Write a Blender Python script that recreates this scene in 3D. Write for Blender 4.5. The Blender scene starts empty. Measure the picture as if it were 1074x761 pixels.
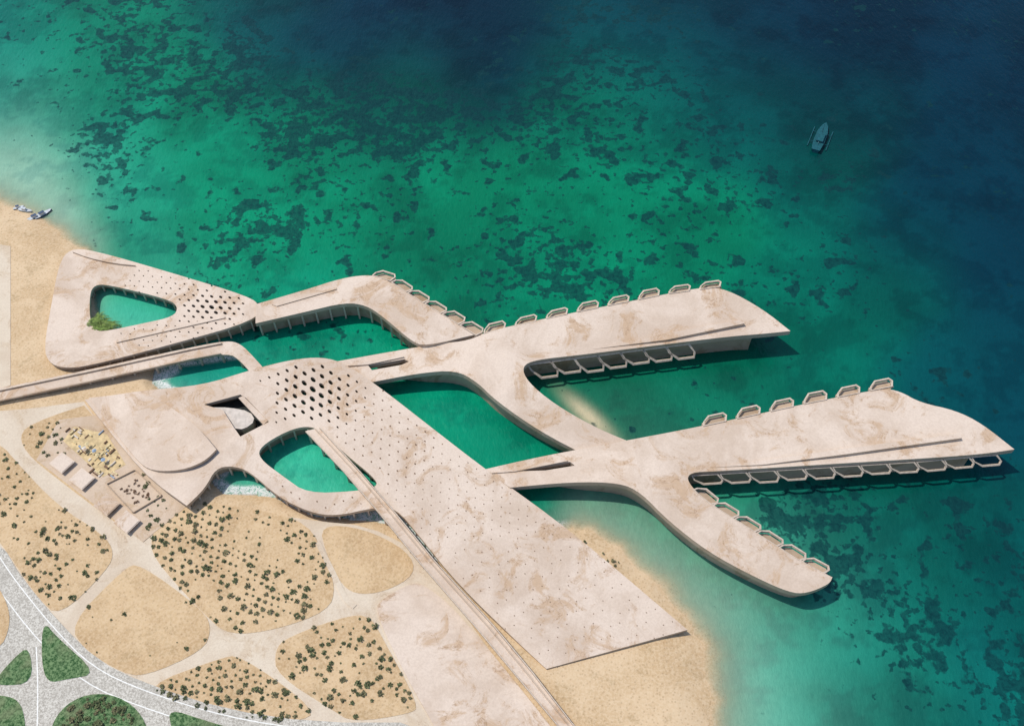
import bpy, bmesh, math, random
import numpy as np
from mathutils import Vector
from mathutils.geometry import delaunay_2d_cdt
random.seed(7); rng=np.random.RandomState(3)
# ------------------------------------------------------------------ survey frame
PITCH=math.radians(55); S=0.5; DIST=430.0
c_,s_=math.cos(PITCH),math.sin(PITCH)
CY=-DIST*c_; CH=DIST*s_
def U(u,v,z):
    nx=(u-537)/537*S; ny=-(v-380.5)/537*S
    t=(z-CH)/(-s_+ny*c_)
    return Vector((nx*t, CY+(c_+ny*s_)*t, z))
def proj_np(x,y,z=0.0):
    dy=y-CY; dz=z-CH
    dep=np.maximum(dy*c_-dz*s_,60.0)
    return 537+x/dep/S*537, 380.5-(dy*s_+dz*c_)/dep/S*537
cl=lambda t:max(0.0,min(1.0,t))
# ------------------------------------------------------------------ node helpers
def new_mat(name,rough=0.85,spec=0.3):
    m=bpy.data.materials.new(name); m.use_nodes=True
    nt=m.node_tree; b=nt.nodes["Principled BSDF"]
    b.inputs["Roughness"].default_value=rough
    b.inputs["Specular IOR Level"].default_value=spec
    return m,nt,b
class N:
    def __init__(s,nt):
        s.nt=nt; s.tc=nt.nodes.new("ShaderNodeTexCoord")
    def L(s,a,b): s.nt.links.new(a,b)
    def noise(s,scale,detail=4,rough=0.55,dist=0.0,vec=None):
        n=s.nt.nodes.new("ShaderNodeTexNoise"); n.inputs["Scale"].default_value=scale
        n.inputs["Detail"].default_value=detail; n.inputs["Roughness"].default_value=rough
        n.inputs["Distortion"].default_value=dist
        s.L(vec if vec else s.tc.outputs["Object"],n.inputs["Vector"]); return n.outputs["Fac"]
    def voro(s,scale,feature='F1'):
        n=s.nt.nodes.new("ShaderNodeTexVoronoi"); n.inputs["Scale"].default_value=scale; n.feature=feature
        s.L(s.tc.outputs["Object"],n.inputs["Vector"]); return n.outputs["Distance"]
    def math(s,op,a,b=None,clamp=False):
        n=s.nt.nodes.new("ShaderNodeMath"); n.operation=op; n.use_clamp=clamp
        for i,x in enumerate((a,b)):
            if x is None: continue
            if isinstance(x,(int,float)): n.inputs[i].default_value=x
            else: s.L(x,n.inputs[i])
        return n.outputs[0]
    def step(s,x,lo,hi):
        n=s.nt.nodes.new("ShaderNodeMapRange"); n.interpolation_type='SMOOTHSTEP'
        s.L(x,n.inputs[0]); n.inputs[1].default_value=lo; n.inputs[2].default_value=hi
        return n.outputs[0]
    def mix(s,f,a,b,blend='MIX'):
        n=s.nt.nodes.new("ShaderNodeMix"); n.data_type='RGBA'; n.blend_type=blend
        if isinstance(f,(int,float)): n.inputs[0].default_value=f
        else: s.L(f,n.inputs[0])
        for i,x in ((6,a),(7,b)):
            if isinstance(x,tuple): n.inputs[i].default_value=(*x[:3],1)
            else: s.L(x,n.inputs[i])
        return n.outputs[2]
    def attr(s,name,out="Fac"):
        n=s.nt.nodes.new("ShaderNodeAttribute"); n.attribute_name=name; return n.outputs[out]
    def bump(s,h,b,strength,dist=1.0):
        n=s.nt.nodes.new("ShaderNodeBump"); n.inputs["Strength"].default_value=strength
        n.inputs["Distance"].default_value=dist
        s.L(h,n.inputs["Height"]); s.L(n.outputs[0],b.inputs["Normal"])
def mat_plain(name,col,rough=0.8,var=0.25,scale=0.6,spec=0.3,bump=0.0):
    m,nt,b=new_mat(name,rough,spec); n=N(nt)
    f=n.noise(scale,3,0.6)
    d=tuple(x*(1-var) for x in col); l=tuple(min(1,x*(1+var)) for x in col)
    n.L(n.mix(n.step(f,0.3,0.7),d,l),b.inputs["Base Color"])
    return m
def mat_deck(name,light,dark,ochre,rough=0.75,amt=1.0):
    m,nt,b=new_mat(name,rough,0.2); n=N(nt)
    big=n.step(n.noise(0.035,5,0.65,0.5),0.40,0.64)
    c=n.mix(big,light,dark)
    pn=n.noise(0.07,7,0.72,0.9); pm=n.step(pn,0.50,0.63)
    c=n.mix(n.math('MULTIPLY',pm,0.8*amt),c,ochre)
    ridge=n.math('ABSOLUTE',n.math('SUBTRACT',n.noise(0.13,5,0.68,1.2),0.5))
    line=n.math('SUBTRACT',1.0,n.step(ridge,0.0,0.018))
    line=n.math('MULTIPLY',line,n.math('MULTIPLY',n.step(pn,0.50,0.58),0.7*amt))
    c=n.mix(line,c,(0.30,0.18,0.10))
    g=n.noise(1.4,3,0.8)
    c=n.mix(n.math('MULTIPLY',n.step(g,0.38,0.66),0.22),c,(0.36,0.26,0.19))
    n.L(c,b.inputs["Base Color"])
    return m
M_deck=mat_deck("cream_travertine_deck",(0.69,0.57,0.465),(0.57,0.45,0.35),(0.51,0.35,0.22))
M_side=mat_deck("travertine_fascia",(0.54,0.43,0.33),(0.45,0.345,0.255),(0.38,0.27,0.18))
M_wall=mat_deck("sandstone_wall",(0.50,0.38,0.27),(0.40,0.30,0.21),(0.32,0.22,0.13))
M_frame=mat_plain("cast_concrete_frame",(0.55,0.45,0.355),0.7,0.15,1.0)
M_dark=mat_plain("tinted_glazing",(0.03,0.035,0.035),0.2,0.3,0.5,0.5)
M_grey=mat_plain("pale_plaster",(0.56,0.49,0.42),0.6,0.15,0.5)
M_white=mat_plain("white_plaster",(0.72,0.67,0.60),0.6,0.08,1.0)
M_pave=mat_deck("path_paving",(0.67,0.57,0.44),(0.60,0.49,0.365),(0.54,0.41,0.27),amt=.6)
M_plaza=mat_deck("plaza_paving",(0.60,0.47,0.35),(0.52,0.39,0.27),(0.48,0.34,0.2))
def mat_sand(name,a,b2,speck,dirt):
    m,nt,b=new_mat(name,0.95,0.1); n=N(nt)
    c=n.mix(n.step(n.noise(0.05,6,0.7,0.5),0.38,0.62),a,b2)
    c=n.mix(n.math('MULTIPLY',n.step(n.noise(0.11,5,0.75,0.5),0.52,0.64),dirt),c,(0.40,0.28,0.15))
    st=n.noise(1.0,3,0.8)
    c=n.mix(n.math('MULTIPLY',n.step(st,0.42,0.6),0.5),c,speck)
    v=n.voro(0.8)
    c=n.mix(n.math('MULTIPLY',n.math('SUBTRACT',1.0,n.step(v,0.05,0.4)),0.45),c,(0.30,0.19,0.10))
    n.L(c,b.inputs["Base Color"]); return m
M_sand=mat_sand("beach_sand",(0.63,0.465,0.29),(0.53,0.37,0.21),(0.69,0.54,0.36),.6)
M_plot=mat_sand("garden_sand",(0.60,0.43,0.25),(0.48,0.325,0.175),(0.66,0.50,0.32),.55)
m,nt,b=new_mat("gravel_road",0.9,0.2); n=N(nt)
g=n.noise(1.6,4,0.85); c=n.mix(n.step(g,0.42,0.58),(0.35,0.32,0.27),(0.63,0.595,0.52))
c=n.mix(n.math('MULTIPLY',n.step(n.noise(0.15,4),0.45,0.7),0.4),c,(0.36,0.33,0.28))
n.L(c,b.inputs["Base Color"]); M_road=m
M_mark=mat_plain("road_marking_paint",(0.76,0.75,0.70),0.6,0.1,1.0)
m,nt,b=new_mat("lawn_grass",0.95,0.1); n=N(nt)
g=n.noise(0.9,5,0.85); c=n.mix(n.step(g,0.40,0.60),(0.025,0.075,0.025),(0.17,0.26,0.12))
c=n.mix(n.math('MULTIPLY',n.step(n.noise(0.15,4),0.45,0.7),0.4),c,(0.22,0.22,0.13))
n.L(c,b.inputs["Base Color"]); M_grass=m
M_leaf=mat_plain("shrub_leaves",(0.095,0.11,0.05),0.9,0.5,0.8)
M_leaf2=mat_plain("dry_shrub_leaves",(0.155,0.145,0.075),0.9,0.5,0.8)
M_palm=mat_plain("palm_fronds",(0.15,0.22,0.05),0.8,0.5,0.9)
M_bark=mat_plain("palm_bark",(0.14,0.09,0.05),0.9,0.3,2)
M_wood=mat_plain("ochre_rubber_surface",(0.58,0.44,0.24),0.9,0.2,0.5)
M_blue=mat_plain("blue_canvas",(0.26,0.33,0.42),0.8,0.2,1)
M_yel=mat_plain("yellow_canvas",(0.62,0.50,0.28),0.8,0.2,1)
M_brown=mat_plain("bronze_timber",(0.17,0.10,0.06),0.8,0.3,1)
M_hull=mat_plain("boat_hull_paint",(0.5,0.53,0.55),0.4,0.15,1)
M_hullb=mat_plain("boat_hull_blue",(0.05,0.08,0.14),0.4,0.2,1)
# ------------------------------------------------------------------ object helpers
def empty(name):
    o=bpy.data.objects.new(name,None); bpy.context.collection.objects.link(o); o.empty_display_size=1; return o
def obj_from_bm(bm,name,mats,parent=None,smooth=False):
    me=bpy.data.meshes.new(name); bm.to_mesh(me); bm.free()
    for m in mats: me.materials.append(m)
    o=bpy.data.objects.new(name,me); bpy.context.collection.objects.link(o)
    if parent: o.parent=parent
    return o
def smooth(pts,it=2):
    P=[(p[0],p[1],len(p)>2) for p in pts]
    for _ in range(it):
        Q=[]; n=len(P)
        for i in range(n):
            a,b,c=P[i-1],P[i],P[(i+1)%n]
            if b[2]: Q.append(b)
            else:
                Q.append((b[0]*.75+a[0]*.25,b[1]*.75+a[1]*.25,False))
                Q.append((b[0]*.75+c[0]*.25,b[1]*.75+c[1]*.25,False))
        P=Q
    return [(p[0],p[1]) for p in P]
def pip(x,y,poly):
    r=False; n=len(poly); j=n-1
    for i in range(n):
        xi,yi=poly[i]; xj,yj=poly[j]
        if (yi>y)!=(yj>y) and x<(xj-xi)*(y-yi)/(yj-yi)+xi: r=not r
        j=i
    return r
def disc(u,v,r,n=10,asp=0.8,rot=0.0):
    o=[]
    for k in range(n):
        a=2*math.pi*k/n; x=r*math.cos(a); y=r*asp*math.sin(a)
        o.append((u+x*math.cos(rot)-y*math.sin(rot),v+x*math.sin(rot)+y*math.cos(rot)))
    return o
def slab(name,outline,holes,zf,th,mats,parent=None,grid=28,perf=(),zbot=None):
    loops=[outline]+list(holes)+[disc(*p) for p in perf]
    co=[];ed=[]
    for lp in loops:
        k=len(co); co+= [Vector(p) for p in lp]
        ed+=[(k+i,k+(i+1)%len(lp)) for i in range(len(lp))]
    if grid:
        us=[p[0] for p in outline]; vs=[p[1] for p in outline]
        u=min(us)+grid*.5
        while u<max(us):
            v=min(vs)+grid*.5
            while v<max(vs):
                if pip(u,v,outline) and not any(pip(u,v,h) for h in holes) and not any(abs(u-p[0])<p[2]+2 and abs(v-p[1])<p[2]+2 for p in perf):
                    co.append(Vector((u+.13*math.sin(v),v+.11*math.cos(u))))
                v+=grid
            u+=grid
    V,E,F,_,_,_=delaunay_2d_cdt(co,ed,[],0,1e-4)
    bm=bmesh.new(); top=[bm.verts.new(U(p.x,p.y,zf(p.x,p.y))) for p in V]
    bot=[bm.verts.new(t.co-Vector((0,0,th)) if zbot is None else Vector((t.co.x,t.co.y,zbot))) for t in top]
    cnt={}
    keep=[]
    for f in F:
        cx=sum(V[i].x for i in f)/3; cy=sum(V[i].y for i in f)/3
        if not pip(cx,cy,outline): continue
        if any(pip(cx,cy,h) for h in holes): continue
        bad=False
        for p in perf:
            if abs(cx-p[0])<p[2] and abs(cy-p[1])<p[2] and pip(cx,cy,disc(*p)): bad=True;break
        if bad: continue
        keep.append(f)
        for a,b in ((f[0],f[1]),(f[1],f[2]),(f[2],f[0])):
            cnt[(a,b)]=cnt.get((a,b),0)+1
    for f in keep:
        try:
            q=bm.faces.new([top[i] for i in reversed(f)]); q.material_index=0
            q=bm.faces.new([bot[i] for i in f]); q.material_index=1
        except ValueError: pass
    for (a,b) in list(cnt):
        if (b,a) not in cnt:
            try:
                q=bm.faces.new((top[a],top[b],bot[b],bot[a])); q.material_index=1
            except ValueError: pass
    bmesh.ops.delete(bm,geom=[v for v in bm.verts if not v.link_faces],context='VERTS')
    bmesh.ops.recalc_face_normals(bm,faces=bm.faces[:])
    return obj_from_bm(bm,name,mats,parent)
def inset_world(loop,zf,d,hole=False):
    W=[U(p[0],p[1],zf(*p)) for p in loop]
    n=len(W); A=sum(W[i].x*W[(i+1)%n].y-W[(i+1)%n].x*W[i].y for i in range(n))
    sg=1 if A>0 else -1
    if hole: sg=-sg
    out=[]
    for i in range(n):
        t=(W[(i+1)%n]-W[i-1]); t.z=0
        if t.length<1e-6: out.append(W[i]); continue
        t.normalize(); out.append(W[i]+Vector((-t.y,t.x,0))*sg*d)
    return out
def walls(name,loops,zf,th,inset,zb,mat,parent):
    bm=bmesh.new()
    for k,lp in enumerate(loops):
        W=inset_world(lp,zf,inset,k>0); n=len(W)
        tp=[bm.verts.new(w-Vector((0,0,th))) for w in W]
        bt=[bm.verts.new((w.x,w.y,zb)) for w in W]
        for i in range(n):
            j=(i+1)%n; bm.faces.new((tp[i],tp[j],bt[j],bt[i]))
    return obj_from_bm(bm,name,[mat],parent)
def add_box(bm,c,ax,ay,az,mi=0):
    vs=[]
    for sx in(-1,1):
        for sy in(-1,1):
            for sz in(-1,1): vs.append(bm.verts.new(c+ax*sx+ay*sy+az*sz))
    for q in((0,1,3,2),(4,6,7,5),(0,4,5,1),(2,3,7,6),(0,2,6,4),(1,5,7,3)):
        f=bm.faces.new([vs[i] for i in q]); f.material_index=mi
def columns(name,loops,zf,th,inset,zb,step,r,mat,parent):
    bm=bmesh.new()
    for k,lp in enumerate(loops):
        W=inset_world(lp,zf,inset,k>0); acc=0;n=len(W)
        for i in range(n):
            a,b=W[i],W[(i+1)%n]; L=(b-a).length
            while acc<L:
                p=a.lerp(b,acc/max(L,1e-6)); h=(p.z-th-zb)/2
                if h>0.3: add_box(bm,Vector((p.x,p.y,zb+h)),Vector((r,0,0)),Vector((0,r,0)),Vector((0,0,h)))
                acc+=step
            acc-=L
    bmesh.ops.recalc_face_normals(bm,faces=bm.faces[:])
    return obj_from_bm(bm,name,[mat],parent)
def walk(W,step,start=0):
    res=[];acc=start
    for a,b in zip(W,W[1:]):
        L=(b-a).length
        while acc<L: res.append((a.lerp(b,acc/L),(b-a).normalized())); acc+=step
        acc-=L
    return res
def frames(name,line,zf,step,L,dep,tilt,drop,side,parent,th=0.8,shelf=True,lean=0.0,w=0.6):
    """balcony frames: hexagonal concrete loops cantilevered from the deck edge"""
    W=[U(p[0],p[1],zf(*p)) for p in line]; bm=bmesh.new()
    for P,t in walk(W,step,step*.4):
        t=Vector((t.x,t.y,t.z)); nrm=Vector((-t.y,t.x,0)).normalized()*side
        d=nrm*math.cos(tilt)-Vector((0,0,math.sin(tilt)))
        up=t.cross(d).normalized()
        if up.z<0: up=-up
        P=P-Vector((0,0,drop))-nrm*0.3
        k=random.uniform(.9,1.1); q_=lean*dep
        oh=[(-L*.5,0),(-L*.52+q_*.4,dep*.45),(-L*.36+q_,dep*k),(L*.30+q_,dep*k),(L*.5+q_*.6,dep*.62),(L*.5,0)]
        ih=[(-L*.5+w,w*.6),(-L*.52+w+q_*.4,dep*.45),(-L*.36+w*.6+q_,dep*k-w),(L*.30-w*.4+q_,dep*k-w),(L*.5-w+q_*.6,dep*.62-w*.3),(L*.5-w,w*.6)]
        def ring(z): return [bm.verts.new(P+t*a+d*b+up*z) for a,b in oh],[bm.verts.new(P+t*a+d*b+up*z) for a,b in ih]
        o1,i1=ring(th/2); o2,i2=ring(-th/2); n=len(oh)
        for i in range(n):
            j=(i+1)%n
            bm.faces.new((o1[i],o1[j],i1[j],i1[i])); bm.faces.new((o2[i],i2[i],i2[j],o2[j]))
            bm.faces.new((o1[i],o2[i],o2[j],o1[j])); bm.faces.new((i1[i],i1[j],i2[j],i2[i]))
        if shelf: # recessed terrace floor under the loop
            q=[bm.verts.new(P+t*a*.96+d*b*.96-up*1.7) for a,b in oh]; f=bm.faces.new(q); f.material_index=1
            q2=[bm.verts.new(P+t*a*.96+d*b*.96-up*2.3) for a,b in oh]; f=bm.faces.new(q2[::-1]); f.material_index=1
            for i in range(n):
                j=(i+1)%n; f=bm.faces.new((q[i],q2[i],q2[j],q[j])); f.material_index=1
            for sgn in (0,n-1):
                a,b=oh[sgn]; a2,b2=oh[1 if sgn==0 else n-2]
                m1=P+t*(a+a2)/2*.97+d*(b+b2)/2-up*1.0
                add_box(bm,m1,t*.2,d*abs(b-b2)/2*.9,up*.65)
    bmesh.ops.recalc_face_normals(bm,faces=bm.faces[:])
    return obj_from_bm(bm,name,[M_frame,M_wall],parent)
def ribbon(name,line,w,z,mat,parent=None,th=0.3):
    W=[U(p[0],p[1],z) for p in line]; bm=bmesh.new(); a=[];b2=[]
    for i,p in enumerate(W):
        t=(W[min(i+1,len(W)-1)]-W[max(i-1,0)]).normalized(); nn=Vector((-t.y,t.x,0))
        a.append(p+nn*w/2); b2.append(p-nn*w/2)
    va=[bm.verts.new(p) for p in a]; vb=[bm.verts.new(p) for p in b2]
    for i in range(len(W)-1): bm.faces.new((vb[i],vb[i+1],va[i+1],va[i]))
    if th:
        r=bmesh.ops.extrude_face_region(bm,geom=bm.faces[:])
        for v in r['geom']:
            if isinstance(v,bmesh.types.BMVert): v.co.z-=th
    bmesh.ops.recalc_face_normals(bm,faces=bm.faces[:])
    return obj_from_bm(bm,name,[mat],parent)
def chaik_open(P,it=2):
    for _ in range(it):
        Q=[P[0]]
        for a,b in zip(P,P[1:]):
            Q+=[(a[0]*.75+b[0]*.25,a[1]*.75+b[1]*.25),(a[0]*.25+b[0]*.75,a[1]*.25+b[1]*.75)]
        Q.append(P[-1]); P=Q
    return P
# ------------------------------------------------------------------ terrain and sea
coast_px=[(-700,60),(-200,150),(-60,190),(0,214),(30,226),(60,242),(86,262),(96,290),(100,335),(122,352),(172,362),(164,386),(160,402),(190,420),(232,450),(240,480),(222,505),(235,518),(290,524),(330,541),(380,546),(420,552),(452,588),(520,600),(575,560),(600,552),(648,576),(698,618),(728,652),(740,690),(744,730),(748,790),(758,900),(770,1100)]
cw=np.array([U(p[0],p[1],0)[:2] for p in coast_px])
land_poly=np.vstack([cw,[[300,-1200],[300,-6500],[-6500,-6500],[-6500,cw[0,1]+200]]])
def sdf(x,y):
    best=np.full(x.shape,1e9); ins=np.zeros(x.shape,bool); n=len(land_poly)
    for i in range(n):
        ax,ay=land_poly[i]; bx,by=land_poly[(i+1)%n]
        dx,dy=bx-ax,by-ay; t=np.clip(((x-ax)*dx+(y-ay)*dy)/(dx*dx+dy*dy),0,1)
        best=np.minimum(best,np.hypot(x-ax-t*dx,y-ay-t*dy))
        cond=((ay>y)!=(by>y))
        with np.errstate(divide='ignore',invalid='ignore'):
            xi=(bx-ax)*(y-ay)/(by-ay if by!=ay else 1e-9)+ax
        ins^=cond&(x<xi)
    return np.where(ins,best,-best)
tab=rng.rand(256,256)
def vnoise(x,y):
    xi=np.floor(x).astype(int); yi=np.floor(y).astype(int); fx=x-xi; fy=y-yi
    fx=fx*fx*(3-2*fx); fy=fy*fy*(3-2*fy)
    T=lambda a,b:tab[a&255,b&255]
    return (T(xi,yi)*(1-fx)+T(xi+1,yi)*fx)*(1-fy)+(T(xi,yi+1)*(1-fx)+T(xi+1,yi+1)*fx)*fy
def fbm(x,y,sc,octv,rough):
    r=0;a=1;tot=0
    for o in range(octv):
        c1,s1=math.cos(o*1.3+.4),math.sin(o*1.3+.4)
        r=r+a*vnoise((x*c1-y*s1)*sc+o*17.3,(x*s1+y*c1)*sc+o*9.1); tot+=a; a*=rough; sc*=2.03
    return r/tot
st=1.25
def axis(lo,hi):
    core=np.arange(lo,hi+st,st); ext=[];d=st;v=0
    while v<6000: d*=1.25; v+=d; ext.append(v)
    ext=np.array(ext); return np.concatenate([lo-ext[::-1],core,core[-1]+ext])
X=axis(-330,330); Y=axis(-190,290)
gx,gy=np.meshgrid(X,Y); gx=gx.ravel(); gy=gy.ravel()
sd=sdf(gx,gy)
wob=(fbm(gx,gy,.06,5,.6)-.5)*9
pu,pv=proj_np(gx,gy); pu=np.clip(pu,-300,1350); pv=np.clip(pv,-250,1000)
sm=lambda t:(lambda q:q*q*(3-2*q))(np.clip(t,0,1))
beach=np.maximum(sm((pu-560)/60),sm((150-pu)/90)*sm((330-pv)/60))
slope=.5*(1-beach)+.13*beach
h=np.clip((sd+wob*(.35+.65*beach))*slope,-2.5,2.0)
h=np.where(h>0,2.0*(1-(1-h/2.0)**1.6),h)
def grid_obj(name,z,facemask,mats):
    nx,ny=len(X),len(Y)
    idx=np.arange(nx*ny).reshape(ny,nx)
    f=np.stack([idx[:-1,:-1],idx[:-1,1:],idx[1:,1:],idx[1:,:-1]],-1).reshape(-1,4)
    if facemask is not None: f=f[facemask[f].any(1)]
    me=bpy.data.meshes.new(name)
    me.vertices.add(nx*ny); me.vertices.foreach_set("co",np.stack([gx,gy,z],-1).ravel().astype(np.float32))
    me.loops.add(f.size); me.loops.foreach_set("vertex_index",f.ravel().astype(np.int32))
    me.polygons.add(len(f)); me.polygons.foreach_set("loop_start",(np.arange(len(f))*4).astype(np.int32))
    me.polygons.foreach_set("loop_total",np.full(len(f),4,np.int32))
    me.update(calc_edges=True); me.validate()
    me.polygons.foreach_set("use_smooth",np.ones(len(me.polygons),bool))
    for m in mats: me.materials.append(m)
    o=bpy.data.objects.new(name,me); bpy.context.collection.objects.link(o); return o,f
grid_obj("ground",h,None,[M_sand])
# water colour by depth / seabed (survey points)
ctrl=[(0,0,12,112,104),(0,90,40,140,125),(90,50,5,122,100),(180,60,5,118,95),(260,20,8,80,84),(300,40,8,56,74),(360,50,10,44,68),(430,50,10,34,62),(500,50,10,38,64),(560,30,10,50,72),(470,90,8,58,70),(400,85,8,64,72),(620,40,6,72,80),(650,10,8,60,76),(700,20,8,56,74),(760,60,5,54,72),(800,40,6,42,66),(900,30,4,40,64),(1060,60,5,44,68),(1000,170,4,48,70),(960,230,3,58,76),(1060,260,5,50,72),(880,120,4,56,72),(860,190,2,88,84),(780,120,3,83,84),(700,100,4,98,90),(610,110,5,113,94),(620,200,3,130,100),(500,200,3,140,106),(420,130,4,120,96),(300,140,4,132,104),(200,130,6,134,106),(100,110,20,140,115),(110,190,55,158,136),(0,160,110,170,154),(40,200,135,180,160),(0,195,150,185,165),(140,240,30,150,122),(230,250,6,140,108),(300,220,4,135,104),(400,250,2,128,98),(480,290,2,120,94),(560,280,2,122,96),(640,270,3,130,100),(740,240,3,128,100),(840,290,2,112,96),(880,350,2,108,96),(930,300,3,85,88),(1040,340,5,60,78),(1000,400,3,80,88),(1060,420,5,64,82),(660,410,2,112,90),(740,410,2,112,92),(840,400,2,104,90),(900,540,3,100,92),(1000,560,4,92,90),(1060,560,6,82,88),(960,620,5,100,94),(1060,660,10,96,98),(930,700,20,122,112),(1060,750,14,108,106),(860,700,30,140,126),(830,650,45,148,132),(800,750,85,168,152),(770,620,80,165,148),(740,560,12,135,114),(690,560,30,150,130),(640,530,14,142,120),(560,540,14,140,118),(550,460,8,138,112),(450,430,8,145,118),(350,350,10,145,118),(300,360,12,150,124),(210,385,40,150,140),(150,320,90,182,160),(335,485,80,190,165),(700,500,6,118,100)]
C=np.array(ctrl,float); lin=lambda x:np.where(x<=.04045,x/12.92,((x+.055)/1.055)**2.4)
wu=pu+(fbm(gx,gy,.02,4,.55)-.5)*60; wv=pv+(fbm(gx+300,gy,.02,4,.55)-.5)*40
col=np.zeros((len(gx),3)); wt=np.zeros(len(gx))
for r in C:
    d2=(wu-r[0])**2+(wv-r[1])**2; w=np.exp(-d2/(2*40**2))+1e-3/(1+d2/2e4)**2
    col+=w[:,None]*lin(r[2:]/255)[None]; wt+=w
col/=wt[:,None]
sh=sm((col[:,0:1]-.05)/.2)
col=col*np.array([.40,.82,.70])*(1-sh)+col*np.array([.82,.88,.80])*sh
# seabed relief mottling
m1=fbm(gx,gy,.022,5,.6); m2=fbm(gx+77,gy-31,.07,5,.72)
col*=(.80+.36*sm((m1-.3)/.4))[:,None]
dk=sm((m2-.47)/.16)[:,None]; col=col*(1-dk*np.array([.38,.24,.20]))
bu,bv=pu-617,pv-436
bar=np.exp(-((bu*.75+bv*.66)/32)**2-((bu*-.66+bv*.75)/8)**2)
col=col*(1-.85*bar[:,None])+lin(np.array([215,195,160])/255)*.85*bar[:,None]
shw=4+13*beach
shore=np.clip(np.exp(sd/shw),0,1)*(.35+.4*beach)
col=col*(1-shore[:,None])+lin(np.array([172,190,164])/255)*shore[:,None]
cor=[(60,20,.7),(160,50,.95),(240,60,.95),(60,100,.6),(110,170,1),(190,170,.6),(180,220,.9),(220,270,1.05),(150,250,.5),(300,215,1.05),(350,260,.8),(350,110,1.05),(420,130,1.1),(330,60,.6),(500,160,1.05),(460,200,.8),(410,220,.6),(560,180,.9),(540,120,.9),(620,140,.8),(640,90,.8),(700,130,.7),(640,210,.8),(560,280,.95),(500,240,.6),(700,230,.8),(760,190,.7),(840,270,.6),(740,270,.6),(880,200,.6),(300,300,.6),(400,400,.1),(650,290,.8),(450,290,.5),(0,160,.0),(40,200,0),(70,215,.1),(450,40,.3),(800,60,.3),(1000,150,.3),(1000,300,.2),(940,390,.8),(880,550,1),(920,620,1.05),(980,680,1.1),(1040,740,1.15),(1040,570,.7),(960,570,.7),(900,660,.4),(1060,620,.7),(850,700,.1),(800,650,0),(760,720,0),(1000,750,.5),(700,420,.35),(640,380,.2),(800,400,.3),(550,460,.05),(650,540,.0),(450,430,.1),(350,350,.6),(300,360,.4),(700,520,.1),(900,400,.3),(960,480,.3),(335,485,0),(150,320,0),(210,385,.1)]
den=np.zeros(len(gx)); wt=np.zeros(len(gx))
for r in cor:
    d2=(pu-r[0])**2+(pv-r[1])**2; w=np.exp(-d2/(2*26**2))+1e-5; den+=w*r[2]; wt+=w
den/=wt
m3=fbm(gx-200,gy+90,.035,3,.5)
den=den*(.68+.68*sm((m3-.30)/.4))
foam=np.zeros(len(gx))
for a,b,r in [((158,396),(180,384),9),((190,378),(250,370),6),((216,518),(286,526),11),((360,542),(398,536),9),((408,532),(462,584),10),((104,296),(150,306),3)]:
    dx,dy=b[0]-a[0],b[1]-a[1]; t=np.clip(((pu-a[0])*dx+(pv-a[1])*dy)/(dx*dx+dy*dy),0,1)
    d=np.hypot(pu-a[0]-t*dx,pv-a[1]-t*dy); foam=np.maximum(foam,np.exp(-(d/r)**2))
surf=np.exp(-((sd+wob*.35+1.5)/2.6)**2)*(1-beach)*sm((pv-370)/20)
foam=np.maximum(foam,surf*.9)
depth=np.clip(-h,0,3)
alpha=1-np.exp(-depth*1.15); alpha=alpha/(1-math.exp(-2.5*1.15)); alpha=np.where(depth>2.4,1,np.minimum(alpha,1))
alpha=np.maximum(alpha,foam*.9*(depth>0.02))
def water_mat(name,shallow):
    m,nt,b=new_mat(name,0.2,0.16); n=N(nt)
    c=n.attr("wcol","Color"); dn=n.attr("coral")
    rip=n.noise(0.45,3,0.7,0.4); c=n.mix(n.math('MULTIPLY',n.step(rip,0.35,0.7),0.26),c,(0.6,0.76,0.78),'MULTIPLY')
    t1=n.math('SUBTRACT',0.715,n.math('MULTIPLY',dn,0.172))
    k1=n.math('MULTIPLY',n.math('SUBTRACT',n.noise(0.115,4,0.48,0.0),t1),26,True)
    t2=n.math('SUBTRACT',0.735,n.math('MULTIPLY',dn,0.175))
    k2=n.math('MULTIPLY',n.math('SUBTRACT',n.noise(0.27,3,0.5),t2),22,True)
    k=n.math('MAXIMUM',k1,n.math('MULTIPLY',k2,.92))
    cc=n.mix(n.step(rip,.3,.65),n.mix(0.95,c,(0.002,0.026,0.032)),n.mix(0.72,c,(0.004,0.038,0.042)))
    c=n.mix(n.math('MULTIPLY',k,0.93),c,cc)
    if shallow:
        lace=n.step(n.noise(0.8,4,0.8,1.5),0.40,0.52); fm=n.math('MULTIPLY',n.step(n.attr("foam"),0.12,0.6),lace)
        c=n.mix(fm,c,(0.78,0.82,0.8))
    n.L(c,b.inputs["Base Color"])
    mp=nt.nodes.new("ShaderNodeMapping"); mp.inputs["Scale"].default_value=(1,.45,1); mp.inputs["Rotation"].default_value=(0,0,.5)
    n.L(n.tc.outputs["Object"],mp.inputs[0])
    n.bump(n.noise(0.5,3,0.65,0.0,mp.outputs[0]),b,0.45,0.8)
    if shallow:
        tr=nt.nodes.new("ShaderNodeBsdfTransparent"); mx=nt.nodes.new("ShaderNodeMixShader")
        n.L(n.attr("alpha"),mx.inputs[0]); n.L(tr.outputs[0],mx.inputs[1]); n.L(b.outputs[0],mx.inputs[2])
        n.L(mx.outputs[0],nt.nodes["Material Output"].inputs["Surface"])
    return m
sea,sf=grid_obj("sea_water",np.zeros(len(gx)),(h<0.3),[water_mat("lagoon_water",False),water_mat("shore_water",True)])
me=sea.data
me.polygons.foreach_set("material_index",((alpha[sf].min(1)<1)|(foam[sf].max(1)>.05)).astype(np.int32))
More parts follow.
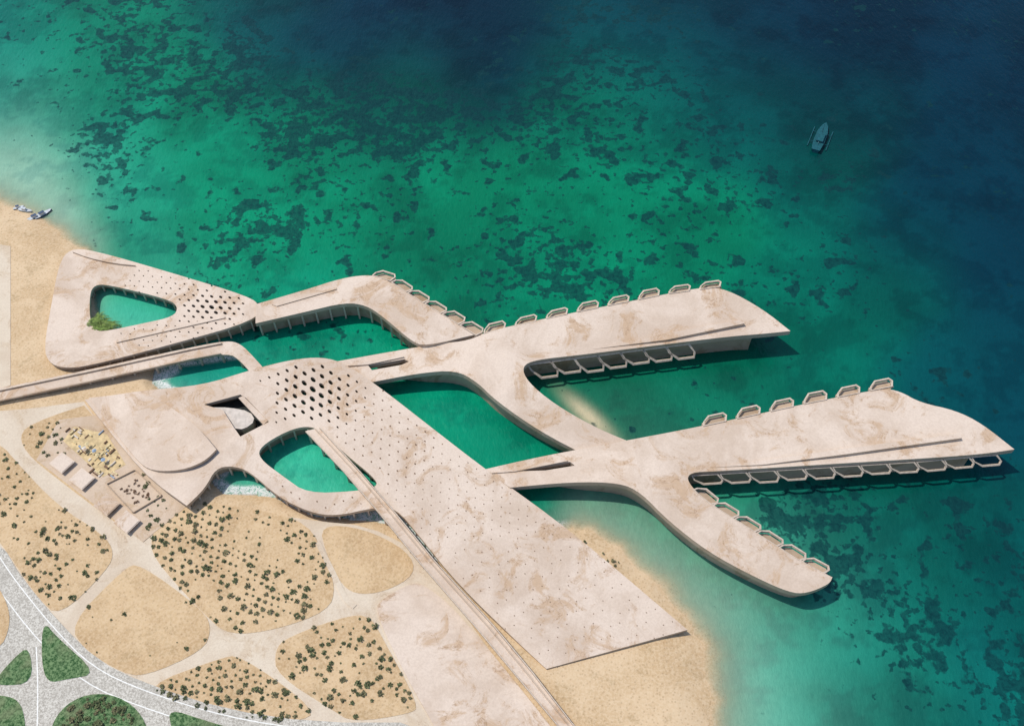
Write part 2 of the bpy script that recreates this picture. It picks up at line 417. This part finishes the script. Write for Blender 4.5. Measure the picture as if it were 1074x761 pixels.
a=me.attributes.new("wcol",'FLOAT_COLOR','POINT'); a.data.foreach_set("color",np.hstack([col,np.ones((len(gx),1))]).ravel().astype(np.float32))
for nm,arr in(("coral",den),("foam",foam),("alpha",alpha)):
    a=me.attributes.new(nm,'FLOAT','POINT'); a.data.foreach_set("value",arr.astype(np.float32))
# ------------------------------------------------------------------ park
flat=lambda z:(lambda u,v:z)
slab("park_paving",smooth([(-60,430,1),(0,432),(88,421,1),(140,495),(185,528),(230,530),(330,546),(385,551),(432,574),(450,600),(500,660),(600,810,1),(-200,810,1)],1),[],flat(2.06),1.2,[M_pave,M_side],None,0)
slab("shore_path",[(-2,256),(11,258),(11,404),(-2,408)],[],flat(2.12),.6,[M_pave,M_side],None,0)
plots=[[(20,452),(48,438),(88,425,1),(150,497),(183,530),(160,556),(140,560),(120,547),(60,502),(26,474)],
[(-60,440,1),(2,466),(15,482),(60,530),(108,560),(120,578),(113,597),(62,647),(40,627),(15,590),(0,568),(-60,500,1)],
[(165,548),(186,533),(210,527),(260,532),(325,547),(342,592),(352,615),(345,640),(290,660),(240,666),(215,645),(165,590),(157,570)],
[(335,550),(380,553),(428,577),(437,602),(402,621),(372,623),(356,610),(342,580)],
[(72,655),(130,596),(146,590),(214,640),(222,660),(213,682),(152,709),(128,705),(90,682)],
[(152,719),(230,690),(252,686),(334,745),(312,757),(250,753),(180,735)],
[(288,682),(300,668),(370,643),(390,648),(402,670),(440,740),(430,748),(370,757),(350,745),(290,707)]]
PL=[smooth(p,2) for p in plots]
for i,p in enumerate(PL):
    slab("sand_garden_plot",p,[],flat(2.2),.5,[M_plot,M_pave],None,0)
# roads and lawns
slab("road",smooth([(-300,545,1),(-40,552),(2,570),(22,605),(62,652),(102,692),(152,716),(235,743),(330,757),(450,757),(470,810,1),(-300,810,1)],1),[],flat(2.25),.6,[M_road,M_side],None,0)
ring=chaik_open([(-60,548),(-8,572),(14,606),(54,656),(96,699),(150,724),(235,751),(330,766),(440,768)])
ribbon("road_edge_line",ring,.35,2.262,M_mark,None,0)
ring2=chaik_open([(-60,572),(-22,590),(0,620),(40,672),(88,716),(145,740),(225,765),(300,785)])
ribbon("road_edge_line",ring2,.35,2.262,M_mark,None,0)
ribbon("road_centre_line",chaik_open([(38,678),(40,720),(38,800)]),.4,2.262,M_mark,None,0)
for g in [[(-6,713),(14,690),(31,676),(35,716),(0,719)],[(45,650),(60,668),(103,706),(70,712),(49,716),(43,690)],[(0,728),(20,733),(27,755),(26,790),(-30,790),(-30,728)],[(176,742),(215,755),(260,768),(290,790),(190,790),(180,765)]]:
    slab("lawn",smooth(g,2),[],flat(2.38),.4,[M_grass,M_mark],None,0)
slab("lawn",disc(104,776,52,40,.94),[],flat(2.38),.4,[M_grass,M_mark],None,0)
slab("sand_garden_plot",smooth([(-60,590,1),(-8,605),(8,632),(11,655),(0,682),(-60,700,1)],2),[],flat(2.4),.4,[M_plot,M_pave],None,0)
slab("paved_terrace",smooth([(393,640),(400,628),(428,612),(443,611),(480,640),(578,761),(606,800,1),(478,800,1),(452,755),(420,698)],2),[],flat(2.55),.8,[M_deck,M_side],None,0)
ribbon("garden_path",chaik_open([(333,568),(352,606),(362,628),(372,636)]),2.0,2.3,M_pave)
# ------------------------------------------------------------------ vegetation
def clump(bm,P,r,nl=30,mi=0):
    for _ in range(nl):
        d=Vector((random.gauss(0,1),random.gauss(0,1),abs(random.gauss(0,.8))))
        d.normalize(); q=P+Vector((d.x*r,d.y*r,d.z*r*.8))*random.uniform(.35,1.0)
        a=Vector((random.gauss(0,1),random.gauss(0,1),random.gauss(0,.4))).normalized()
        bb=a.cross(Vector((random.gauss(0,.5),random.gauss(0,.5),1))).normalized()
        s=r*random.uniform(.22,.42)
        f=bm.faces.new([bm.verts.new(q+a*s),bm.verts.new(q+bb*s*.8),bm.verts.new(q-a*s),bm.verts.new(q-bb*s*.8)]); f.material_index=mi
bm=bmesh.new()
def rows(poly,su,sv,ang,rad,prob,jit=1.0,z=2.2,dens=None):
    us=[p[0] for p in poly]; vs=[p[1] for p in poly]; cx=(min(us)+max(us))/2; cy=(min(vs)+max(vs))/2
    R=int(max(max(us)-min(us),max(vs)-min(vs))/min(su,sv))+2
    for i in range(-R,R):
        for j in range(-R,R):
            a=i*su+(j%2)*su*.5; b=j*sv
            u=cx+a*math.cos(ang)-b*math.sin(ang)+random.gauss(0,jit); v=cy+(a*math.sin(ang)+b*math.cos(ang))*.8+random.gauss(0,jit)
            if not(-40<u and v<790): continue
            if not pip(u,v,poly): continue
            pr=prob if dens is None else prob*dens(u,v)
            if random.random()>pr: continue
            clump(bm,U(u,v,z+.1),rad*random.choice([.45,.6,.8,1,1.1,1.45]),mi=random.choice([0,0,1]))
rows(PL[0],8,8,.7,.8,.6,1.5,dens=lambda u,v:1 if u<68 and v<480 or u>150 else .0)
rows(PL[1],7,8,.9,.75,.6,2.0,dens=lambda u,v:.45+.55*(math.sin(u*.07+v*.05)>-.2))
rows(PL[2],7.5,9,.5,.85,.9,.8,dens=lambda u,v:1.0 if u<245 and v<600 else (.85 if v<645 and math.sin(u*.05-v*.06)>-.6 else .3))
rows(PL[4],11,14,-.5,.6,.3,1.5,dens=lambda u,v:1 if v>640 or u<110 else .3)
rows(PL[5],8,9,.45,.85,.8,1.3)
rows(PL[6],8,9,1.0,.85,.65,1.6,dens=lambda u,v:1 if v<735 else .3)
rows(disc(104,776,48,20,.94),6,6,.3,1.1,.5,2,2.4)
rows([(600,556),(640,572),(660,592),(652,598),(625,585),(605,570)],7,7,.3,.6,.25,2,1.6)
obj_from_bm(bm,"shrubs",[M_leaf,M_leaf2])
def palm(u,v,z,hh,R):
    P=U(u,v,z); e=empty("palm_tree"); bm=bmesh.new()
    k=7; prev=None
    for s in range(6):
        t=s/5; r=.35*(1-t*.55); cpt=P+Vector((.5*t*t,.3*t,hh*t))
        rg=[bm.verts.new(cpt+Vector((math.cos(2*math.pi*i/k)*r,math.sin(2*math.pi*i/k)*r,0))) for i in range(k)]
        if prev:
            for i in range(k): bm.faces.new((prev[i],prev[(i+1)%k],rg[(i+1)%k],rg[i]))
        prev=rg
    obj_from_bm(bm,"trunk",[M_bark],e)
    T=P+Vector((.5,.3,hh)); bm=bmesh.new()
    for f in range(16):
        a=f*2.399+random.uniform(-.2,.2); d=Vector((math.cos(a),math.sin(a),0)); sd_=Vector((-d.y,d.x,0)); el=random.uniform(.1,.9); L=R*random.uniform(.8,1.1)
        pts=[T+d*L*q+Vector((0,0,el*L*.5*q-L*.75*q*q)) for q in [0,.25,.5,.75,1]]
        for i in range(4):
            for sg in(1,-1):
                for h2 in (0,.5):
                    p0=pts[i].lerp(pts[i+1],h2); w=L*.26*(1-abs((i+h2)/4-.4))
                    p1=pts[i].lerp(pts[i+1],h2+.42)
                    tip=p1+sd_*sg*w+d*w*.5-Vector((0,0,w*.35))
                    bm.faces.new([bm.verts.new(p0),bm.verts.new(p1),bm.verts.new(tip)])
    obj_from_bm(bm,"crown",[M_palm],e)
for u,v,hh in[(100,340,5.2),(107,336,5.8),(113,340,5.0),(119,342,4.6),(104,345,4.6),(110,346,4.4)]: palm(u,v+5,1.2,hh,3.5)
# ------------------------------------------------------------------ triangular pavilion
zA=lambda u,v:4.6+cl((u-50)/220)*4.4
eA=empty("triangular_pavilion")
oA=smooth([(73,261),(97,262),(180,286),(262,311),(273,321),(268,336),(180,361),(92,384),(66,386),(51,380),(46,364),(54,318),(62,276)],2)
hA=smooth([(99,299),(112,298),(178,314),(187,322),(182,332),(150,339),(112,347),(100,347),(94,335),(94,308)],2)
perf=[]
for i in range(-14,15):
    for j in range(-9,10):
        u=222+i*9.5+(j%2)*4.5; v=322+j*5.6+i*.6
        d=math.hypot((u-222)/42,(v-322)/22); r=3.0*(1-d*.62) if d<1 else max(.9,1.3-(d-1)*.45)
        if r<.8 or u<112 or u>256: continue
        if d>2.6: continue
        if pip(u,v,oA) and not pip(u,v,hA) and all(math.hypot(u-a,(v-b)*1.2)>r+5 for a,b in oA) and all(math.hypot(u-a,(v-b)*1.2)>r+4 for a,b in hA): perf.append((u,v,r,9,.62,.45))
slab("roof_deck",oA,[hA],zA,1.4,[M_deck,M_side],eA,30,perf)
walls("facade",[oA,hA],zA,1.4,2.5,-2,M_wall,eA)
columns("columns",[oA,hA],zA,1.4,1.0,-1,5,.3,M_frame,eA)
slab("raised_ramp",smooth([(76,264,1),(98,265),(150,279),(118,276),(92,270)],1),[],lambda u,v:zA(u,v)+1.0,.98,[M_deck,M_side],eA,0)
slab("roof_edge_ramp",[(120,356),(235,331),(236,333),(122,359)],[],lambda u,v:zA(u,v)+.6,.58,[M_deck,M_side],eA,0)
# ------------------------------------------------------------------ linking pier B
zB=lambda u,v:9.4+cl((u-270)/150)*2.6
eB=empty("pier_bridge_building")
oB=smooth([(268,319,1),(320,304),(357,292),(384,288),(402,291),(432,310),(497,351,1),(446,363),(432,358),(402,332),(384,320),(362,317),(320,327),(268,339,1)],2)
slab("roof_deck",oB,[],zB,2.2,[M_deck,M_side],eB,30)
walls("facade",[oB],zB,2.2,2.2,-2,M_wall,eB)
columns("columns",[oB],zB,2.2,.9,-2,6,.35,M_frame,eB)
frames("balcony_frames",[(392,289),(408,294),(432,310),(494,348)],zB,9.5,9.0,4.6,.0,.1,1,eB,lean=.4)
slab("roof_edge_ramp",[(285,319),(352,301),(353,303),(290,321)],[],lambda u,v:zB(u,v)+.5,.48,[M_deck,M_side],eB,0)
# ------------------------------------------------------------------ footbridge C
zC=lambda u,v:3.4+cl(u/250)*3.4
eC=empty("footbridge")
oC=smooth([(-60,419,1),(0,407),(100,386),(200,364),(238,357),(252,360),(266,374),(280,390,1),(266,394,1),(252,378),(240,370),(200,377),(100,399),(0,420),(-60,433,1)],2)
slab("bridge_deck",oC,[],zC,.9,[M_deck,M_side],eC,30)
columns("columns",[oC],zC,.9,1.0,-2,9,.4,M_frame,eC)
slab("parapet",[(-40,428.5),(0,420),(100,398.6),(200,376.6),(232,370.6),(231,369.6),(200,375.6),(100,397.4),(0,418.8),(-40,427.5)],[],lambda u,v:zC(u,v)+.9,.88,[M_side,M_side],eC,0)
slab("parapet_north",[(-40,416),(0,408),(100,387),(200,365),(232,358.8),(232,360),(200,366.2),(100,388.2),(0,409.2),(-40,417)],[],lambda u,v:zC(u,v)+.9,.88,[M_frame,M_side],eC,0)
# ------------------------------------------------------------------ upper pier D
zD=lambda u,v:7.2+cl((u-370)/150)*5.8-cl((v-402)/70)*3.6
eD=empty("pier_building")
Dpts=[(352,379,1),(425,366),(462,360),(492,357),(515,346),(600,328),(700,308),(738,301),(762,303),(800,324),(829,347,1),(800,350),(760,353),(610,372),(562,377),(547,384),(553,400),(582,424),(628,450),(668,466,1),(612,476,1),(566,452),(520,420),(500,400),(478,388),(440,391),(388,401,1)]
oD=smooth(Dpts,2)
bD=smooth([(380,382),(425,370),(462,364),(495,361),(517,350),(600,332),(700,312),(738,305),(765,312),(793,334,1),(793,349,1),(760,351),(610,370),(556,377),(542,384),(549,402),(575,426),(622,453),(650,466),(615,474),(566,450),(520,418),(500,398),(478,387),(440,389)],2)
sD=[(386,383),(424,376.5),(429,379),(421,382.5),(390,388)]
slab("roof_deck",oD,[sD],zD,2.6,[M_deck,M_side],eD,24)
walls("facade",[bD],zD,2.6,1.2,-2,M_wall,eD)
slab("terrace_floor",smooth([(560,382,1),(610,376),(790,353,1),(792,351,1),(610,370,1),(560,378,1)],0),[],lambda u,v:7.0,1.0,[M_frame,M_wall],eD,0)
frames("balcony_frames_north",[(505,350),(600,328),(700,308),(752,301)],zD,13.5,9,4.1,.0,.0,1,eD,lean=.5)
frames("balcony_frames_south",[(556,379),(610,372),(720,358)],zD,9.6,10.4,6.8,1.0,1.9,-1,eD,.8,False,lean=.6,w=.8)
slab("roof_ridge_ramp",[(622,366),(700,349),(778,335),(781,339),(700,356)],[],lambda u,v:zD(u,v)+1.7*cl((u-620)/120)+.05,1.9,[M_deck,M_side],eD,0)
slab("roof_step",[(360,384),(420,372),(424,374),(386,382)],[],lambda u,v:zD(u,v)+.7,.9,[M_deck,M_side],eD,0)
# ------------------------------------------------------------------ lower pier E
zE=lambda u,v:7.2+cl((u-510)/160)*6.0-cl((v-512)/100)*2.8
eE=empty("pier_building")
oE=smooth([(508,492,1),(560,480),(612,470),(650,463),(735,447),(850,422),(925,407),(944,410),(965,422),(1002,430),(1030,444),(1064,471,1),(1030,476),(960,481),(860,487),(750,494),(724,495),(720,504),(738,523),(790,556),(835,585),(873,605,1),(870,612),(846,622),(828,621),(790,604),(742,578),(700,545),(672,516),(650,506),(600,505),(535,511,1)],2)
bE=smooth([(530,492),(612,474),(650,467),(735,451),(850,426),(925,411),(944,415),(965,427),(1000,436),(1025,455,1),(1025,474,1),(960,479),(860,485),(750,492),(722,493),(714,504),(734,526),(787,559),(832,588),(862,606),(845,618),(828,617),(790,600),(742,574),(704,543),(676,514),(652,503),(600,502)],2)
sE=[(541,494),(598,484),(603,488),(572,493)]
slab("roof_deck",oE,[sE],zE,2.6,[M_deck,M_side],eE,24)
walls("facade",[bE],zE,2.6,1.2,-2,M_wall,eE)
frames("balcony_frames_north",[(735,447),(850,422),(925,407),(940,408)],zE,14,9.5,4.2,.0,.0,1,eE,lean=.5)
frames("balcony_frames_south",[(728,496),(860,488),(960,482),(1052,474)],zE,10.8,10.4,4.6,.85,1.9,-1,eE,.7,False,lean=.7)
frames("balcony_frames_arm",[(728,514),(745,528),(790,556),(835,585),(872,605)],zE,9.2,8.8,4.6,.2,.3,1,eE,lean=.45)
slab("roof_ridge_ramp",[(745,490),(880,471),(1006,454),(1009,459),(880,477),(800,487)],[],lambda u,v:zE(u,v)+1.6*cl((u-740)/160)+.05,1.8,[M_deck,M_side],eE,0)
slab("roof_step",[(515,496),(590,481),(596,483),(540,494)],[],lambda u,v:zE(u,v)+.6,.9,[M_deck,M_side],eE,0)
# ------------------------------------------------------------------ main hall F
def zF(u,v):
    z=9.2
    if u<250: z=min(z,3.4+cl((u-90)/160)*5.8)
    z=min(z,9.2-cl((v-450)/245)*6.5)
    return z
eF=empty("coastal_hall")
oF=smooth([(89,419,1),(150,409),(212,404),(262,388),(305,377),(338,374),(362,381),(400,407),(455,450),(512,494),(600,557),(721,660,1),(573,701,1),(545,675),(480,612),(440,562),(415,532),(392,532),(352,541),(325,537),(292,521),(262,494),(243,488),(226,491),(215,512),(196,530,1),(150,497)],2)
hG=smooth([(273,468),(300,452),(322,446),(338,452),(362,476),(392,500),(397,510),(372,515),(322,517),(298,500),(271,480)],2)
hC=[(214,424),(252,413.5),(258,417),(282,442),(252,457.5),(246,449),(234,430)]
perf=[];small=[]
ca,sa=math.cos(.62),math.sin(.62)
for i in range(-18,60):
    for j in range(-12,14):
        a=i*11.0+(j%2)*5.5; bb=j*8.4
        u=328+a*ca-bb*sa; v=408+a*sa*1.02+bb*ca
        if not pip(u,v,oF) or pip(u,v,hG) or pip(u,v,hC): continue
        d=math.hypot(u-328,(v-410)*1.2)
        if u<288 and v>400 or u<270: continue
        m_=min(math.hypot(u-x,v-y) for x,y in oF+hG+hC)
        if m_<7: continue
        if d<62:
            r=4.1*(1-d/82); perf.append((u,v,r,10,.6,.75))
        elif v<560 or i%2==0:
            small.append((u,v,1.0 if d<150 else .7))
slab("roof_deck",oF,[hG,hC],zF,1.6,[M_deck,M_side],eF,30,perf)
walls("facade",[oF,hG,hC],zF,1.6,2.6,-2,M_wall,eF)
columns("columns",[oF,hG],zF,1.6,1.0,-2,5.5,.32,M_frame,eF)
bm=bmesh.new()
for u,v,r in small:
    z=zF(u,v)+.06
    q=[bm.verts.new(U(a,b,z)) for a,b in disc(u,v,r,8,.75,.6)]; bm.faces.new(q)
obj_from_bm(bm,"roof_lights",[M_brown],eF)
slab("raised_roof_shell",smooth([(93,417,1),(150,411),(176,424),(208,448),(227,471,1),(214,484),(190,493),(160,494),(143,483)],2),[],lambda u,v:zF(u,v)+.35+1.6*cl((u-100)/110),1.3,[M_deck,M_side],eF,26)
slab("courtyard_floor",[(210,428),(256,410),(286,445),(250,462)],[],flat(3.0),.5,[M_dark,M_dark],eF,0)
slab("courtyard_stage",smooth([(222,427,1),(240,427),(262,431),(268,441),(256,450),(246,449,1),(240,438)],1),[],flat(7.6),4.7,[M_grey,M_frame],eF,0)
slab("courtyard_bridge",[(250,417),(255,415),(281,441),(276,445)],[],flat(8.9),.7,[M_deck,M_side],eF,0)
# ------------------------------------------------------------------ elevated walkway H
zH=lambda u,v:9.9-cl((v-450)/311)*6.2
eH=empty("elevated_walkway")
Lf=[(320,452),(360,494),(400,541),(440,590),(500,659),(540,707),(586,762),(626,812)]
Rt=[(336,448),(378,494),(414,536),(455,586),(518,655),(558,703),(600,757),(642,806)]
slab("walkway_deck",Lf+Rt[::-1],[],zH,.8,[M_deck,M_side],eH,0)
def off(P,Q,t): return [(a[0]*(1-t)+b[0]*t,a[1]*(1-t)+b[1]*t) for a,b in zip(P,Q)]
slab("parapet_west",Lf+off(Lf,Rt,.07)[::-1],[],lambda u,v:zH(u,v)+1.0,.98,[M_frame,M_side],eH,0)
slab("parapet_east",off(Lf,Rt,.93)+Rt[::-1],[],lambda u,v:zH(u,v)+1.0,.98,[M_frame,M_side],eH,0)
slab("planting_channel",off(Lf,Rt,.62)+off(Lf,Rt,.70)[::-1],[],lambda u,v:zH(u,v)+.5,.48,[M_side,M_side],eH,0)
columns("columns",[Lf+Rt[::-1]],zH,.8,1.2,-2,8,.4,M_frame,eH)
# ------------------------------------------------------------------ playground plaza
slab("plaza_paving",[(62,440),(118,433),(200,527),(150,568),(38,482)],[],flat(2.27),.4,[M_plaza,M_side],None,0)
slab("playground_surface",[(78,447),(112,455),(132,487),(108,500),(66,462)],[],flat(2.32),.3,[M_wood,M_side],None,0)
def bx(bm,u,v,z,sx,sy,sz,ang=0.62,mi=0):
    P=U(u,v,z+sz/2); a=-ang
    add_box(bm,P,Vector((math.cos(a),math.sin(a),0))*sx/2,Vector((-math.sin(a),math.cos(a),0))*sy/2,Vector((0,0,sz/2)),mi)
for u,v in[(65,485),(86,502),(112,529),(133,547)]:
    e=empty("kiosk"); bm=bmesh.new(); bx(bm,u,v,3.6,7.5,6.5,.3); bx(bm,u,v,3.9,6.6,5.6,.18); obj_from_bm(bm,"roof",[M_deck],e)
    bm=bmesh.new(); bx(bm,u,v,2.3,5.5,4.6,1.3); obj_from_bm(bm,"walls",[M_wall],e)
    bm=bmesh.new(); bx(bm,u+.4,v+6.3,2.3,2,.15,1.2); obj_from_bm(bm,"door",[M_dark],e)
e=empty("sunken_court"); bm=bmesh.new()
slab("court_surface",[(112,508),(142,493),(170,520),(140,538)],[],flat(2.33),.3,[M_plaza,M_side],e,0)
for a,b2 in(((112,508),(142,493)),((142,493),(170,520)),((170,520),(140,538)),((140,538),(112,508))):
    A=U(*a,2.3);B=U(*b2,2.3);t=(B-A);L=t.length;t.normalize()
    add_box(bm,(A+B)/2+Vector((0,0,.4)),t*(L/2-.2),Vector((-t.y,t.x,0))*.15,Vector((0,0,.4)))
obj_from_bm(bm,"low_wall",[M_wall],e)
bm=bmesh.new()
for k in range(26):
    a,b2=random.uniform(.2,.8),random.uniform(.2,.8)
    u=112+30*a+28*b2; v=508-15*a+29*b2
    clump(bm,U(u,v,2.4),random.uniform(.4,.9),18)
obj_from_bm(bm,"planting",[M_brown],e)
def parasol(u,v,mat):
    e=empty("parasol"); P=U(u,v,2.3); bm=bmesh.new()
    c=bm.verts.new(P+Vector((0,0,2.6))); rg=[bm.verts.new(P+Vector((math.cos(k*math.pi/4)*.9,math.sin(k*math.pi/4)*.9,2.2))) for k in range(8)]
    for k in range(8): bm.faces.new((c,rg[k],rg[(k+1)%8]))
    obj_from_bm(bm,"canopy",[mat],e)
    bm=bmesh.new(); add_box(bm,P+Vector((0,0,1.2)),Vector((.06,0,0)),Vector((0,.06,0)),Vector((0,0,1.2))); obj_from_bm(bm,"pole",[M_bark],e)
for k in range(7):
    a,b2=random.random(),random.random(); parasol(78+28*a+20*b2-10*b2,452+8*a+38*b2,[M_yel,M_plaza,M_yel,M_blue,M_white,M_yel,M_blue][k])
bm=bmesh.new()
for k in range(60):
    a,b2=random.random(),random.random(); bx(bm,68+42*a+28*b2,446+8*a+50*b2,2.33,random.uniform(.8,3.0),random.uniform(.3,.8),random.uniform(.3,.7),.62+random.choice([0,1.57]),random.choice([0,1,1,1,3,3,2]))
obj_from_bm(bm,"play_benches",[M_grey,M_yel,M_blue,M_brown])
# ------------------------------------------------------------------ boats
def boat(u,v,L,ang,mh,mast=False,mc=None):
    mc=mc or M_white
    P=U(u,v,0.05); e=empty("boat"); d=Vector((math.cos(ang),math.sin(ang),0)); s=Vector((-d.y,d.x,0)); bm=bmesh.new(); sec=[]
    for t,w,zb in[(-.5,.75,0),(-.2,1,-.1),(.15,.95,-.1),(.38,.55,.1),(.5,.04,.35)]:
        hw=L*.13*w; c=P+d*L*t
        sec.append([bm.verts.new(c+s*hw+Vector((0,0,L*.1+zb*.4))),bm.verts.new(c+s*hw*.6+Vector((0,0,-.3+zb))),bm.verts.new(c-s*hw*.6+Vector((0,0,-.3+zb))),bm.verts.new(c-s*hw+Vector((0,0,L*.1+zb*.4)))])
    for a,b2 in zip(sec,sec[1:]):
        for i in range(3): bm.faces.new((a[i],b2[i],b2[i+1],a[i+1]))
        f=bm.faces.new((a[0],a[3],b2[3],b2[0])); f.material_index=1
    bm.faces.new(sec[0]); bmesh.ops.recalc_face_normals(bm,faces=bm.faces[:])
    obj_from_bm(bm,"hull",[mh,M_hull if not mast else mh],e)
    bm=bmesh.new(); add_box(bm,P-d*L*.08+Vector((0,0,L*.1+.5)),d*L*.13,s*L*.07,Vector((0,0,.5))); obj_from_bm(bm,"cabin",[mc],e)
    bm=bmesh.new(); add_box(bm,P-d*L*.08+Vector((0,0,L*.1+1.1)),d*L*.16,s*L*.09,Vector((0,0,.06))); obj_from_bm(bm,"cabin_roof",[mh],e)
    if mast:
        bm=bmesh.new(); add_box(bm,P+d*L*.1+Vector((0,0,4)),d*.12,s*.12,Vector((0,0,4))); add_box(bm,P-d*L*.1+Vector((0,0,2.6)),d*L*.22,s*.1,Vector((0,0,.1))); obj_from_bm(bm,"mast",[mc],e)
        bm=bmesh.new()
        for sg in(-1,1):
            add_box(bm,P+s*sg*L*.22+Vector((0,0,.3)),d*L*.35,s*.2,Vector((0,0,.2)))
            add_box(bm,P+s*sg*L*.15+d*L*.15+Vector((0,0,1.2)),d*.1,s*L*.08,Vector((0,0,.08)))
            add_box(bm,P+s*sg*L*.15-d*L*.2+Vector((0,0,1.2)),d*.1,s*L*.08,Vector((0,0,.08)))
        obj_from_bm(bm,"outriggers",[mh],e)
boat(38,228,8,.6,M_hullb); boat(46,225,8.5,.75,M_hullb); boat(27,221,7,-.2,M_hull); boat(20,218,5,.4,M_hullb)
M_teal=mat_plain("weathered_teal_paint",(0.012,0.085,0.105),0.7,.2,1,.15); M_teal2=mat_plain("faded_grey_paint",(0.07,0.17,0.19),0.7,.2,1,.15)
boat(860,146,21,1.15,M_teal,True,M_teal2)
# ------------------------------------------------------------------ light, sky, camera
sv=Vector((-.78,.30,0)).normalized(); el=math.radians(61)
sdir=Vector((sv.x*math.cos(el),sv.y*math.cos(el),math.sin(el)))
L=bpy.data.lights.new("sun","SUN"); L.energy=3.3; L.angle=math.radians(1.5); L.color=(1,.95,.865)
lo=bpy.data.objects.new("sun",L); bpy.context.collection.objects.link(lo); lo.rotation_euler=sdir.to_track_quat('Z','Y').to_euler(); lo.location=(0,0,300)
w=bpy.data.worlds.new("World"); bpy.context.scene.world=w; w.use_nodes=True; nt=w.node_tree
sk=nt.nodes.new("ShaderNodeTexSky"); sk.sky_type='NISHITA'; sk.sun_disc=False; sk.sun_elevation=el; sk.sun_rotation=math.atan2(sdir.x,sdir.y)
nt.links.new(sk.outputs[0],nt.nodes["Background"].inputs[0]); nt.nodes["Background"].inputs[1].default_value=.15
cam=bpy.data.cameras.new("camera"); co=bpy.data.objects.new("camera",cam); bpy.context.collection.objects.link(co)
cam.sensor_width=36; cam.lens=36*.5/S; cam.clip_end=20000; cam.clip_start=1
co.location=(0,CY,CH); co.rotation_euler=(math.pi/2-PITCH,0,0); bpy.context.scene.camera=co
sc=bpy.context.scene; sc.view_settings.view_transform='Standard'; sc.view_settings.look='None'; sc.view_settings.exposure=0
